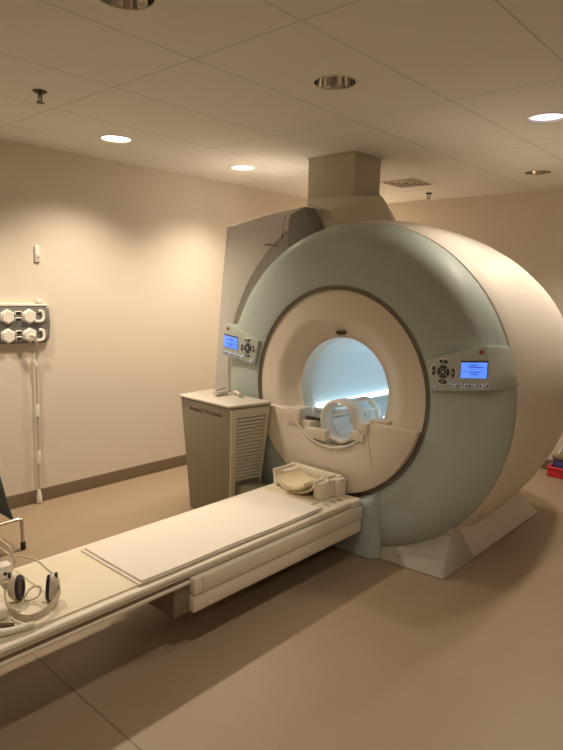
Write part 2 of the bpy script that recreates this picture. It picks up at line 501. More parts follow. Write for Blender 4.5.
# light strips along both sides of the bore
for sx, nm in ((-1, 'light_strip'), (1, 'light_strip')):
    bm = new()
    a = math.asin((.862 - AZ) / .33)
    xw = AX + sx * .33 * math.cos(a)
    x0, x1 = sorted((xw + sx * .004, xw - sx * .036))
    box(bm, x0, x1, 3.30, 4.72, .848, .872, .004, 2)
    obj('light_strip', bm, M_STRIP, G)
    bm = new()
    x0, x1 = sorted((xw + sx * .02, xw - sx * .05))
    box(bm, x0, x1, 3.29, 4.74, .822, .846, .004, 2)
    obj('bore_rail', bm, M_WHITE, G)
# stepped brackets at bore mouth
def gb(name, m, *a, parent=G, **k):
    bm = new(); box(bm, *a, **k); return obj(name, bm, m, parent)
gb('rail_end', M_CREAM, -2.664, -2.555, 3.054, 3.20, .755, .872, .008, 2)
gb('bridge_bracket', M_CREAM, -2.60, -2.47, 3.075, 3.19, .735, .800, .006, 2)
gb('bridge_bracket', M_CREAM, -2.505, -2.33, 3.055, 3.112, .69, .762, .008, 2)
gb('rail_end', M_CREAM, -2.085, -2.01, 3.05, 3.22, .80, .862, .006, 2)
gb('rail_end', M_CREAM, -2.132, -2.03, 3.05, 3.16, .742, .80, .006, 2)
gb('rail_end', M_CREAM, -2.03, -1.90, 3.10, 3.20, .862, .885, .004, 2)
bm = new(); tube(bm, [(-2.53, 3.10, .815), (-2.49, 3.12, .812), (-2.475, 3.16, .80), (-2.470, 3.20, .79)], .012, 8); obj('cradle_strap', bm, M_BROWN, G)
# 
gb('landmark_box', M_WHITE, -2.60, -2.47, 3.42, 3.56, .76, .83, .01, 2)
gb('bore_block', M_TABLE, -2.44, -2.335, 3.52, 3.60, .70, .83, .008, 2)
# laser aperture above bore
bm = new(); prism(bm, [(-2.365, 1.405), (-2.285, 1.408), (-2.30, 1.385), (-2.345, 1.380)], 3.165, 3.20, 'y', .002, 1); la = obj('laser_aperture', bm, M_BROWN, G)
la['label'] = 'small dark alignment laser window above the bore'
# emblem
text('1.5T', .055, M_PANEL, cover, Matrix.Translation((-2.36, 3.1075, 1.835)) @ Matrix.Rotation(PI / 2, 4, 'X'), 'emblem')

# control panels (right, and its mirror on the left)
def control_panel(mirror):
    s = -1 if mirror else 1
    def X(x): return AX + s * (x - AX)
    rel = [(-1.658, 1.296), (-1.302, 1.402)]
    def at(r, deg): return (AX + r * math.cos(math.radians(deg)), AZ + r * math.sin(math.radians(deg)))
    front = [(-1.648, 1.298), (-1.305, 1.404)] + [at(1.064, d) for d in (18.5, 15.5, 12.5)] + [(-1.262, 1.168), (-1.608, 1.120), (-1.628, 1.20)]
    back = [(-1.648, 1.298), (-1.272, 1.392)] + [at(1.108, d) for d in (18.5, 15.5, 12.5)] + [(-1.212, 1.175), (-1.608, 1.120), (-1.628, 1.20)]
    front = [(X(x), z) for x, z in front]; back = [(X(x), z) for x, z in back]
    bm = new(); prism(bm, front, 3.078, 3.305, 'y', .005, 2, pts1=back)
    p = obj('control_panel', bm, M_PANEL, G)
    p['label'] = 'left control panel with blue display' if mirror else 'right control panel with blue display'
    yf = 3.078
    def pad(name, m, pts, y0=yf - .004, y1=yf + .002, bev=.0012):
        bm = new(); prism(bm, [(X(x), z) for x, z in pts], y0, y1, 'y', bev, 1); return obj(name, bm, m, p, sharp=50)
    def disc(cx, cz, r, n=20): return [(cx + r * math.cos(2 * PI * i / n), cz + r * math.sin(2 * PI * i / n)) for i in range(n)]
    def lens(cx, cz, w, h): return [(cx + w * math.cos(2 * PI * i / 16) * (1 if True else 0), cz + h * math.sin(2 * PI * i / 16) * (abs(math.sin(2 * PI * i / 16)) ** .4)) for i in range(16)]
    # display (with slight tilt like the panel edges)
    sk = .10
    def q(x, z): return (x, z + (x + 1.364) * sk)
    pad('screen_bezel', M_BTN, [q(-1.440, 1.318), q(-1.290, 1.318), q(-1.290, 1.222), q(-1.440, 1.222)], yf - .0025)
    sc = pad('screen', M_LCD, [q(-1.438, 1.308), q(-1.292, 1.308), q(-1.292, 1.223), q(-1.438, 1.223)], yf - .004)
    # rows of figures on the display
    for z, x0, n in ((1.290, -1.395, 5), (1.279, -1.395, 8), (1.258, -1.42, 1), (1.254, -1.392, 7), (1.242, -1.38, 4)):
        a, b = q(x0, z), q(x0 + n * .0105 - .003, z)
        pad('text_row', M_LCDTXT, [a, b, (b[0], b[1] + .005), (a[0], a[1] + .005)], yf - .0048, yf - .0035, .0003)
    cx, cz = -1.542, 1.238
    for a in range(4):
        t0 = math.radians(45 + 90 * a + 6); t1 = math.radians(45 + 90 * (a + 1) - 6)
        n = 8
        pts = [(cx + .037 * math.cos(t0 + (t1 - t0) * i / n), cz + .037 * math.sin(t0 + (t1 - t0) * i / n)) for i in range(n + 1)]
        pts += [(cx + .019 * math.cos(t1 + (t0 - t1) * i / n), cz + .019 * math.sin(t1 + (t0 - t1) * i / n)) for i in range(n + 1)]
        pad('ring_button', M_BTN, pts)
    pad('center_button', M_BTN, disc(cx, cz, .0155)); pad('button_mark', M_TABLE, disc(cx, cz, .0065), yf - .0052, yf - .003, .0005)
    for dx, dz in ((0, .058), (0, -.056), (-.059, 0), (.060, 0)):
        w, h = (.027, .0115) if dx == 0 else (.0115, .027)
        n = 20
        halo = [(cx + dx * 1.06 + (w + .004) * math.cos(2 * PI * i / n), cz + dz * 1.06 + (h + .004) * math.sin(2 * PI * i / n)) for i in range(n)]
        pad('button_halo', M_WHITE, halo, yf - .002)
        b = [(cx + dx + w * math.cos(2 * PI * i / n), cz + dz + h * math.sin(2 * PI * i / n)) for i in range(n)]
        pad('arrow_button', M_BTN, b, yf - .005)
        u = Vector((dx, dz)).normalized(); v = Vector((-u.y, u.x)); c = Vector((cx + dx, cz + dz))
        tri = [c + u * .006, c - u * .004 + v * .007, c - u * .004 - v * .007]
        pad('arrow_mark', M_TABLE, [(t.x, t.y) for t in tri], yf - .0058, yf - .004, .0004)
    pad('round_button', M_LILAC, disc(-1.583, 1.148, .0155)); pad('button_mark', M_WHITE, disc(-1.583, 1.148, .006), yf - .0052, yf - .003, .0005)
    for k in range(8):
        x = -1.490 + k * .0288; z = 1.166 + (x + 1.49) * .115
        n = 14
        pad('row_button', M_BTNL, [(x + .0132 * math.cos(2 * PI * i / n), z + .0145 * math.sin(2 * PI * i / n)) for i in range(n)])
        o = .004 if k % 2 else -.004
        pad('button_mark', M_BTN, [(x + o - .004, z - .007), (x + o + .004, z - .005), (x + o + .004, z + .007), (x + o - .004, z + .005)], yf - .0052, yf - .003, .0005)
    pad('red_button', M_RED, [(-1.341, 1.376), (-1.320, 1.376), (-1.320, 1.356), (-1.341, 1.356)])
control_panel(False); control_panel(True)

# grey side cover on the left, behind the front ring
def ring_pts(r, a0, a1, n): return [(AX + r * math.cos(math.radians(a0 + (a1 - a0) * i / n)), AZ + r * math.sin(math.radians(a0 + (a1 - a0) * i / n))) for i in range(n + 1)]
bm = new()
side = [(-3.715, .01), (-3.722, .84), (-3.700, 1.154), (-3.655, 1.65), (-3.600, 2.138), (-3.20, 2.205), (-2.80, 2.246)] + ring_pts(1.25, 112, 233, 50) + [(-3.06, .01)]
prism(bm, side, 3.34, 4.30, 'y', .010, 2)
sc_ = obj('side_cover', bm, M_GREY, G); sc_['label'] = 'grey box-shaped side cover at the left of the scanner'
# recessed dished band between ring and side cover
bm = new()
NB_ = 48
rows = []
for r, y in ((1.085, 3.50), (1.10, 3.455), (1.15, 3.43), (1.20, 3.40), (1.235, 3.372), (1.252, 3.346), (1.262, 3.352)):
    rows.append([bm.verts.new((x, y, z)) for x, z in ring_pts(r, 116, 233, NB_)])
for a, b in zip(rows, rows[1:]):
    for i in range(NB_): bm.faces.new((a[i], a[i + 1], b[i + 1], b[i]))
obj('cover_band', bm, M_GREY, G)
bm = new(); prism(bm, [(-2.950, 1.98), (-2.942, 2.15), (-2.92, 2.197), (-2.795, 2.243), (-2.71, 2.10), (-2.62, 1.90)], 3.330, 3.46, 'y', .006, 2); obj('access_panel', bm, M_DGREY, G)
bm = new(); prism(bm, [(-3.180, 2.000), (-3.055, 1.985), (-3.055, 1.973), (-3.180, 1.988)], 3.334, 3.345, 'y', .002, 1); obj('latch_slot', bm, M_DGREY, G)
bm = new(); prism(bm, [(-3.015, 2.03), (-3.007, 2.03), (-2.975, 2.19), (-2.983, 2.19)], 3.3385, 3.345, 'y'); obj('panel_groove', bm, M_DGREY, G)
# hood under the duct
bm = new()
hv = [(-2.990, 3.585, 2.313), (-2.687, 3.47, 2.227), (-2.349, 3.62, 2.308), (-2.556, 3.96, 2.36), (-2.99, 3.96, 2.40),   # top edge 0-4
      (-2.80, 3.44, 2.08), (-2.638, 3.47, 2.142), (-2.256, 3.62, 2.137), (-2.50, 4.15, 2.13), (-2.95, 4.2, 2.12),           # 5-9
      (-2.80, 3.42, 1.88), (-2.60, 3.42, 1.88), (-2.22, 3.60, 1.88), (-2.45, 4.15, 1.88), (-2.9, 4.2, 1.88)]               # 10-14
poly(bm, hv, [(0, 1, 6, 5), (1, 2, 7, 6), (2, 3, 8, 7), (3, 4, 9, 8), (4, 0, 5, 9), (5, 6, 11, 10), (6, 7, 12, 11), (7, 8, 13, 12), (8, 9, 14, 13), (9, 5, 10, 14), (10, 11, 12, 13, 14)])
# sloping collar closing the hood against the duct
cv_ = [hv[0], hv[1], hv[2], hv[3], (-2.973, 3.599, 2.34), (-2.574, 3.599, 2.33), (-2.574, 3.936, 2.38)]
poly(bm, cv_, [(0, 1, 5, 4), (1, 2, 5), (2, 3, 6, 5)])
obj('hood', bm, M_HOOD, G, smooth=False)
# base
bm = new()
fl = [(-3.13, 3.12), (-2.6, 3.12), (-1.95, 3.122), (-1.70, 3.130), (-1.60, 3.137), (-1.545, 3.143), (-1.510, 3.149), (-1.495, 3.156), (-1.489, 3.172), (-1.488, 3.35), (-1.488, 3.557)]
tp = [(-3.115, 3.272), (-2.6, 3.272), (-1.95, 3.272), (-1.70, 3.272), (-1.62, 3.272), (-1.57, 3.272), (-1.545, 3.273), (-1.53, 3.274), (-1.52, 3.275), (-1.51, 3.276), (-1.504, 3.278)]
NV = 6
rows = [[bm.verts.new((a[0] + (b[0] - a[0]) * v / NV, a[1] + (b[1] - a[1]) * v / NV, .004 + .321 * v / NV)) for a, b in zip(fl, tp)] for v in range(NV + 1)]
for a, b in zip(rows, rows[1:]):
    for i in range(len(fl) - 1): bm.faces.new((a[i], a[i + 1], b[i + 1], b[i]))
k1 = [bm.verts.new(c) for c in ((-3.115, 3.8, .325), (-1.55, 3.8, .325))]
bm.faces.new(rows[-1] + [k1[1], k1[0]])
obj('base_cover', bm, M_BASE, G, sharp=40)
bm = new()
e0 = [Vector((-1.4885, 3.560, .004)).lerp(Vector((-1.5045, 3.281, .325)), v / 10) for v in range(11)]
e1 = [Vector((-1.4885, 4.70, .004)).lerp(Vector((-1.73, 4.64, .235)), v / 10) for v in range(11)]
rows = [[bm.verts.new(a.lerp(b, u / 14)) for u in range(15)] for a, b in zip(e0, e1)]
for a, b in zip(rows, rows[1:]):
    for i in range(14): bm.faces.new((a[i], a[i + 1], b[i + 1], b[i]))
bq = [bm.verts.new(c) for c in ((-2.1, 4.70, .004), (-2.1, 4.64, .235))]
bm.faces.new([r[-1] for r in rows] + [bq[1], bq[0]])
obj('side_skirt', bm, M_SHELL, G, sharp=40)
for x, y, z in ((-1.52, 3.235, .243), (-1.796, 3.138, .049)):
    bm = new(); lathe(bm, [(.0005, y - .004), (.004, y - .004), (.0045, y), (.0045, y + .02)], x, 0, z, 'y', 12); obj('screw', bm, M_DGREY, G)
# docking bump under the bezel
bm = new()
NB = 40
rows = []
for i in range(13):
    row = []
    for k in range(NB + 1):
        u = -1 + 2 * k / NB
        x = AX + .392 * u
        zt_ = AZ - math.sqrt(.690 ** 2 - (x - AX) ** 2)
        e_ = 1 - abs(u) ** 8
        y = 3.128 - .078 * math.sqrt(max(0, e_))
        v_ = i / 12
        if i == 12: y = 3.13
        elif i == 11: y = max(y, 3.085)
        zz = .006 + (zt_ - .006) * min(1, i / 11 if i < 11 else 1)
        row.append(bm.verts.new((x, y, zz)))
    rows.append(row)
for a, b in zip(rows, rows[1:]):
    for i in range(NB): bm.faces.new((a[i], a[i + 1], b[i + 1], b[i]))
obj('dock_housing', bm, M_BLUE, G, sharp=60)

# ================================================================= PATIENT TABLE
TZ = .387
T = empty('patient_table', (-2.31, 1.6, 0), 'long low white patient table extending out of the scanner', 'patient table')
TX0, TX1, TY0, TY1 = -2.605, -2.03, -0.25, 3.045
bm = new(); box(bm, TX0 + .03, TX1 - .03, TY0, TY1, .362, TZ, .004, 2); obj('tabletop', bm, M_TABLE, T)
for s in (0, 1):
    xa, xb = (TX1 - .034, TX1 + .004) if s else (TX0 - .004, TX0 + .034)
    bm = new()
    xo = TX1 if s else TX0; d = -1 if s else 1
    prism(bm, [(xo + d * .034, .370), (xo - d * .002, .370), (xo - d * .002, .382), (xo + d * .004, .389), (xo + d * .030, .389), (xo + d * .034, .386)], TY0, TY1 - .002, 'y', .002, 1)
    obj('side_rail', bm, M_TABLE, T)
    bm = new()
    xq = (TX1 - .034, TX1 - .009) if s else (TX0 + .009, TX0 + .034)
    box(bm, *xq, TY0, TY1 - .01, .330, .371, .002, 1); obj('rail_groove', bm, M_DARKUN, T)
    bm = new()
    xq = (TX1 - .03, TX1 - .003) if s else (TX0 + .003, TX0 + .03)
    box(bm, *xq, TY0, TY1 - .006, .3535, .3665, .002, 1); obj('lower_rail', bm, M_TABLE, T)
    bm = new()
    xq = (TX1 - .05, TX1 + .0) if s else (TX0 + .0, TX0 + .05)
    box(bm, *xq, TY0, 1.70, .318, .334, .003, 1); obj('under_lip', bm, M_TABLE, T)
bm = new(); box(bm, TX0 + .05, TX1 - .05, TY0 + .05, TY1 - .03, .318, .362, .004, 1); obj('cradle_underside', bm, M_DARKUN, T)
# cantilever beam: inner box, and two stacked panels each side
bm = new(); box(bm, TX0 + .035, TX1 - .012, 1.60, 3.04, .174, .320, .006, 2); obj('support_beam', bm, M_DARKUN, T)
for s in (0, 1):
    xs_ = (TX1 - .014, TX1 + .028) if s else (TX0 - .024, TX0 + .014)
    bm = new(); box(bm, *xs_, 1.685, 3.035, .268, .347, .005, 2); obj('upper_side_panel', bm, M_TABLE, T)
    xs_ = (TX1 - .014, TX1 + .022) if s else (TX0 - .018, TX0 + .014)
    bm = new(); box(bm, *xs_, 1.685, 3.035, .180, .264, .006, 2); obj('lower_side_panel', bm, M_TABLE, T)
    xe = TX1 + .027 if s else TX0 - .023
    for yy, zz in ((1.79, .30), (2.3, .31), (1.79, .20), (2.22, .23)):
        if not s: continue
        bm = new(); capped(bm, [(.007, xe - .008), (.007, xe + .002), (.004, xe + .0035)], 0, yy, zz, 'x', 12); obj('screw_cap', bm, M_TABLE, T)
    if s:
        bm = new(); box(bm, xe - .03, xe + .0015, 1.735, 1.739, .270, .345); obj('panel_joint', bm, M_RAIL, T)
bm = new(); prism(bm, [(-2.55, 2.30), (-2.30, 2.30), (-2.27, 2.34), (-2.27, 3.0), (-2.55, 3.0)], 0.002, .18, 'z', .006, 2); obj('lift_pedestal', bm, M_DARKUN, T)
bm = new(); box(bm, -2.60, -2.24, 2.26, 3.02, 0.001, .03, .004, 1); obj('pedestal_foot', bm, M_DARKUN, T)
# end cap by the scanner + clips
bm = new(); box(bm, TX0 - .002, TX1 + .012, 2.952, 3.044, .350, .3868, .003, 2); obj('end_cap', bm, M_TABLE, T)


bm = new(); box(bm, -2.152, -2.076, 2.702, 2.724, TZ - .003, TZ + .006, .002, 1); obj('clip', bm, M_RAIL, T)
for yy in (2.79, 2.86, 2.92):
    bm = new(); box(bm, -2.125, -2.085, yy, yy + .012, TZ - .003, TZ + .003, .001, 1); obj('index_mark', bm, M_RAIL, T)
# yellow-cream mattress on the tabletop
bm = new(); prism(bm, [(TX0 + .037, TY0 + .02), (TX1 - .040, TY0 + .02), (TX1 - .040, 2.60), (-2.165, 2.66), (-2.165, 2.805), (-2.235, 2.812), (-2.235, 2.945), (TX0 + .037, 2.945)], TZ + .0005, TZ + .0085, 'z', .003, 2)
tag(obj('table_mattress', bm, M_YEL, None), 'thin yellow-cream vinyl mattress covering the patient table', 'mattress')
# white pad (two layers)
PADZ = TZ + .0092
bm = new()
def padlayer(bm, x0, x1, y0, y1, z0, z1, r=.006):
    t = new(); box(t, x0, x1, y0, y1, z0, z1)
    bmesh.ops.subdivide_edges(t, edges=t.edges[:], cuts=14, use_grid_fill=True)
    for v in t.verts:
        u = (v.co.y - y0) / (y1 - y0)
        if v.co.z > (z0 + z1) / 2: v.co.z += -.0004 + .0005 * math.sin(u * 17 + v.co.x * 9) + .0004 * math.sin(v.co.x * 25)
        v.co.x += .0025 * math.sin(u * 11)
    join(bm, t)
P = empty('table_pad', (-2.29, 2.05, PADZ), 'white two-layer pad lying on the patient table before the head holder', 'pad')
bm = new(); padlayer(bm, -2.535, -2.058, 1.425, 2.69, PADZ, PADZ + .0075); obj('lower_layer', bm, M_PAD, P, sharp=50)
bm = new(); padlayer(bm, -2.530, -2.062, 1.440, 2.685, PADZ + .0085, PADZ + .0165)
obj('upper_layer', bm, M_PAD, P, sharp=50)

# head holder at the scanner end of the table
HZ = TZ + .0005
Hh = empty('head_holder', (-2.40, 2.95, TZ), 'white open head holder block on the table end before the bore', 'head holder')
bm = new()
z0 = TZ + .0092
# U-shaped walls: left low wing, right tall block with back wall
prism(bm, [(-2.578, 2.835), (-2.535, 2.825), (-2.525, 2.90), (-2.525, 3.0), (-2.578, 3.0)], z0, TZ + .070, 'z', .008, 2)
obj('left_wing', bm, M_TABLE, Hh)
bm = new(); prism(bm, [(-2.565, 2.875), (-2.535, 2.860), (-2.490, 2.90), (-2.490, 3.03), (-2.565, 3.03)], z0 + .05, TZ + .108, 'z', .008, 2); obj('left_wall', bm, M_TABLE, Hh)
bm = new(); prism(bm, [(-2.575, 3.000), (-2.165, 3.000), (-2.165, 3.040), (-2.55, 3.040), (-2.575, 3.02)], z0, TZ + .122, 'z', .008, 2); obj('rear_wall', bm, M_TABLE, Hh)
bm = new(); prism(bm, [(-2.225, 2.815), (-2.185, 2.815), (-2.165, 2.835), (-2.165, 3.035), (-2.225, 3.035)], TZ + .0005, TZ + .112, 'z', .007, 2); obj('right_wall', bm, M_TABLE, Hh)
bm = new(); box(bm, -2.175, -2.135, 2.955, 3.038, TZ + .0005, TZ + .112, .006, 2); obj('side_block', bm, M_TABLE, Hh)
for yy in (2.845, 2.905):
    bm = new(); box(bm, -2.168, -2.156, yy, yy + .032, TZ + .045, TZ + .100, .003, 1); obj('side_lug', bm, M_TABLE, Hh)
bm = new(); box(bm, -2.232, -2.160, 2.885, 2.908, TZ + .104, TZ + .122, .004, 1); obj('top_tab', bm, M_TABLE, Hh)
# curved trough
bm = new()
n = 18
sec = []
for i in range(n + 1):
    t = PI + PI * i / n
    sec.append((-2.375 + .165 * math.cos(t), TZ + .125 + .105 * math.sin(t)))
secb = [(-2.375 + .178 * math.cos(PI + PI * i / n), TZ + .125 + .116 * math.sin(PI + PI * i / n)) for i in range(n, -1, -1)]
prism(bm, sec + secb, 2.80, 3.02, 'y'); obj('trough', bm, M_TABLE, Hh, sharp=50)
# yellow foam cushion in the trough
bm = new()
sec2 = []
for i in range(n + 1):
    t = PI * 1.1 + PI * .8 * i / n
    sec2.append((-2.352 + .122 * math.cos(t), TZ + .126 + .078 * math.sin(t)))
secb = [(-2.352 + .114 * math.cos(PI * 1.1 + PI * .8 * i / n), TZ + .134 + .060 * math.sin(PI * 1.1 + PI * .8 * i / n)) for i in range(n, -1, -1)]
prism(bm, sec2 + secb, 2.745, 2.975, 'y', .003, 2)
tag(obj('head_cushion', bm, M_YELD, None, sharp=60), 'yellow scooped foam cushion lying in the white head holder', 'cushion')

# head coil inside the bore
cx, cz = -2.292, .818
HC = empty('head_coil', (cx, 3.3, .68), 'white ring-shaped head coil standing inside the scanner bore', 'head coil')
def hoop(bm, y0, y1, ro, ri, sq=1.0, n=48):
    lathe(bm, [(ri, y0 + .01), (ri + .006, y0), (ro - .012, y0), (ro, y0 + .012), (ro, y1 - .01), (ro - .01, y1), (ri + .006, y1), (ri, y1 - .008)], cx, 0, cz, 'y', n, closed=True)
bm = new(); hoop(bm, 3.125, 3.245, .1465, .122); obj('front_hoop', bm, M_WHITE, HC, sharp=50)
bm = new(); hoop(bm, 3.42, 3.47, .130, .100); obj('rear_hoop', bm, M_WHITE, HC, sharp=50)
for d in (35, 70, 110, 145, 0, 180):
    a = math.radians(d)
    bm = new(); tube(bm, [(cx + .130 * math.cos(a), 3.22, cz + .130 * math.sin(a)), (cx + .117 * math.cos(a), 3.44, cz + .117 * math.sin(a))], .010, 8, smooth=False); obj('coil_bar', bm, M_WHITE, HC)
bm = new()
n = 20
oo = [(cx + .136 * math.cos(PI * 1.05 + PI * .9 * i / n), cz + .136 * math.sin(PI * 1.05 + PI * .9 * i / n)) for i in range(n + 1)]
ii = [(cx + .120 * math.cos(PI * 1.05 + PI * .9 * i / n), cz + .120 * math.sin(PI * 1.05 + PI * .9 * i / n)) for i in range(n, -1, -1)]
prism(bm, oo + ii, 3.235, 3.43, 'y', pts1=[((x - cx) * .94 + cx, (z - cz) * .94 + cz) for x, z in oo + ii]); obj('coil_trough', bm, M_BORE, HC, sharp=50)

# ================================================================= SIDE CABINET
CB = empty('equipment_cabinet', (-3.15, 2.95, 0), 'grey equipment cabinet with louvered side standing left of the scanner', 'cabinet')
CT = [(-3.422, 2.741, .868), (-2.871, 2.719, .868), (-2.815, 3.045, .868), (-3.464, 3.070, .868)]
CBm = [(-3.442, 2.849, .004), (-2.985, 2.832, .004), (-2.930, 3.045, .004), (-3.47, 3.070, .004)]
bm = new()
poly(bm, CBm + CT, [(0, 1, 2, 3), (4, 5, 6, 7), (0, 1, 5, 4), (1, 2, 6, 5), (2, 3, 7, 6), (3, 0, 4, 7)])
bmesh.ops.bevel(bm, geom=bm.edges[:], offset=.008, segments=2, profile=.5, affect='EDGES')
body = obj('cabinet_body', bm, M_CAB, CB)
bm = new(); prism(bm, [(-3.432, 2.730), (-2.868, 2.706), (-2.802, 3.054), (-3.474, 3.084)], .873, .889, 'z', .005, 2); obj('cabinet_top', bm, M_CABTOP, CB)
bm = new(); prism(bm, [(-3.422, 2.742), (-2.874, 2.719), (-2.812, 3.048), (-3.464, 3.076)], .862, .875, 'z'); obj('shadow_gap', bm, M_DGREY, CB)
T0, T1, B0, B1 = [Vector(p) for p in (CT[1], CT[2], CBm[1], CBm[2])]
SN_ = (T1 - T0).cross(T0 - B0).normalized()
if SN_.x < 0: SN_ = -SN_
def SP(u, z, d):
    v = (z - .004) / .864
    return (B0.lerp(B1, u)).lerp(T0.lerp(T1, u), v) + SN_ * d
def splate(u0, u1, z0, z1, d0, d1):
    bm = new()
    poly(bm, [SP(u, z, d) for d in (d0, d1) for u, z in ((u0, z0), (u1, z0), (u1, z1), (u0, z1))], [(0, 1, 2, 3), (4, 5, 6, 7), (0, 1, 5, 4), (1, 2, 6, 5), (2, 3, 7, 6), (3, 0, 4, 7)])
    return bm
bm = splate(.0, .14, .01, .860, -.002, .010); join(bm, splate(.14, .985, .800, .860, -.002, .010)); join(bm, splate(.90, .985, .01, .80, -.002, .010))
obj('louver_frame', bm, M_CABLIT, CB, smooth=False)
obj('louver_back', splate(.13, .905, .30, .805, -.002, .0015), M_DGREY, CB, smooth=False)
for k in range(18):
    z = .335 + k * .0258
    bm = new()
    sec = [(z, .002), (z + .001, .013), (z + .006, .0145), (z + .0165, .0075), (z + .0175, .002)]
    A = [bm.verts.new(SP(.145, zz, d)) for zz, d in sec]; B = [bm.verts.new(SP(.895, zz, d)) for zz, d in sec]
    for i in range(5): bm.faces.new((A[i], A[(i + 1) % 5], B[(i + 1) % 5], B[i]))
    bm.faces.new(A); bm.faces.new(B)
    obj('louver', bm, M_CABLIT, CB, sharp=20)
bm = new(); prism(bm, [(-2.98, 2.845), (-2.665, 2.858), (-2.66, 2.99), (-2.97, 2.99)], .004, .31, 'z', .008, 2); obj('foot_box', bm, M_CAB, CB)
fx = (Vector(CT[1]) - Vector(CT[0])).normalized(); fy = (Vector(CT[0]) - Vector(CBm[0])).normalized(); fz = fx.cross(fy).normalized(); fy = fz.cross(fx)
tc_ = Vector(CT[0]).lerp(Vector(CT[1]), .50) - fy * .062 + fz * .001
mt = Matrix(((fx.x, fy.x, fz.x, tc_.x), (fx.y, fy.y, fz.y, tc_.y), (fx.z, fy.z, fz.z, tc_.z), (0, 0, 0, 1)))
text('Imaging TXI System', .044, M_INK, body, mt, 'lettering', .0012)

# small white handsets on the cabinet
def handset(name, pts, w, label, cat):
    e = empty(name, (pts[0][0], pts[0][1], .8895), label, cat)
    bm = new(); tube(bm, pts, lambda t: w * (.72 + .28 * math.sin(PI * min(1, t * 1.1))), 10, rx=w * .75, up=(0, 0, 1)); obj('grip', bm, M_CABTOP, e)
    return e
h1 = handset('call_handset', [(-3.20, 2.875, .909), (-3.21, 2.945, .911), (-3.235, 3.02, .909)], .025, 'small grey-white call handset on the cabinet, nearer the wall', 'handset')
bm = new(); tube(bm, [(-3.20, 2.885, .928), (-3.21, 2.945, .932), (-3.228, 3.00, .929)], .005, 6); obj('handset_trim', bm, M_DGREY, h1)
h2 = handset('call_handset', [(-3.165, 3.035, .908), (-3.11, 3.025, .910), (-3.05, 2.985, .907)], .022, 'small grey-white call handset on the cabinet, nearer the scanner', 'handset')
bm = new(); tube(bm, [(-3.15, 3.033, .924), (-3.11, 3.024, .928), (-3.065, 2.995, .925)], .005, 6); obj('handset_trim', bm, M_DGREY, h2)
bm = new(); tube(bm, [(-3.165, 3.03, .8945), (-3.18, 2.99, .8945), (-3.15, 2.96, .8945), (-3.16, 2.93, .8945), (-3.13, 2.90, .8945)], .0042, 6); obj('cord', bm, M_CABTOP, h2)

# ================================================================= WALL ITEMS
W = XL
R_ = empty('plug_rack', (W, 1.95, 1.2), 'grey wall rack holding white hexagonal plugs at left edge', 'plug rack')
bm = new()
pl = [(1.66, 1.235), (2.17, 1.225), (2.202, 1.255), (2.212, 1.36), (2.205, 1.475), (2.17, 1.50), (1.66, 1.505)]
prism(bm, pl, W + .001, W + .035, 'x', .008, 2); obj('rack_plate', bm, M_WGREY, R_)
bm = new(); prism(bm, [(1.66, 1.50), (2.185, 1.497), (2.20, 1.512), (1.66, 1.522)], W + .001, W + .040, 'x', .003, 1); obj('top_trim', bm, M_WHITE, R_)
bm = new(); box(bm, W + .002, W + .04, 2.115, 2.155, 1.516, 1.545, .005, 2); obj('top_clip', bm, M_WHITE, R_)
def hexa(y, z, r): return [(y + r * math.cos(PI / 6 + PI / 3 * i), z + r * math.sin(PI / 6 + PI / 3 * i)) for i in range(6)]
for y in (1.889, 2.046):
    for z in (1.424, 1.287):
        bm = new(); prism(bm, hexa(y, z, .056), W + .034, W + .046, 'x', .003, 1, pts1=hexa(y, z, .056))
        prism(bm, hexa(y, z, .050), W + .044, W + .062, 'x', .003, 1, pts1=hexa(y, z, .047))
        obj('hexagon_plug', bm, M_WHITE, R_)
for z in (1.447, 1.402, 1.308, 1.265):
    bm = new(); box(bm, W + .03, W + .040, 1.945, 1.995, z - .016, z + .016, .004, 1); so = obj('socket', bm, M_WHITE, R_)
    bm = new(); box(bm, W + .036, W + .0415, 1.949, 1.991, z - .0125, z + .0125, .003, 1); obj('socket_slot', bm, M_BLK, so)
for z in (1.424, 1.285):
    bm = new(); tube(bm, [(W + .042, 2.085, z - .035), (W + .050, 2.11, z - .037), (W + .050, 2.135, z - .034), (W + .048, 2.150, z - .015), (W + .046, 2.150, z + .018), (W + .042, 2.14, z + .036), (W + .038, 2.12, z + .037)], .011, 10); obj('hook', bm, M_WHITE, R_)
    bm = new(); box(bm, W + .03, W + .040, 2.150, 2.185, z - .045, z + .045, .006, 2); obj('recess', bm, M_DGREY, R_)
# hanging cable with in-line connectors
CBL = empty('hanging_cable', (W + .03, 2.08, 0), 'grey cable with white inline sleeves hanging from rack to floor', 'cable')
bm = new(); tube(bm, [(W + .076, 2.044, 1.290), (W + .090, 2.060, 1.282), (W + .08, 2.080, 1.22), (W + .05, 2.088, 1.15), (W + .035, 2.092, 1.05), (W + .03, 2.090, .7), (W + .03, 2.088, .4), (W + .03, 2.082, .05)], .0085, 8); obj('cord', bm, M_CABLE, CBL)
for z in (1.10, .72, .36):
    bm = new(); capped(bm, [(.010, z - .05), (.014, z - .045), (.0145, z + .03), (.010, z + .05)], W + .032, 2.0885, n=14); obj('sleeve', bm, M_WHITE, CBL)
bm = new(); capped(bm, [(.018, .004), (.020, .01), (.0205, .05), (.014, .09), (.010, .11)], W + .032, 2.081, n=16); obj('end_plug', bm, M_WHITE, CBL)
bm = new(); tube(bm, [(W + .076, 2.034, 1.292), (W + .086, 2.056, 1.283), (W + .080, 2.076, 1.24)], .012, 10); obj('boot', bm, M_WHITE, CBL)
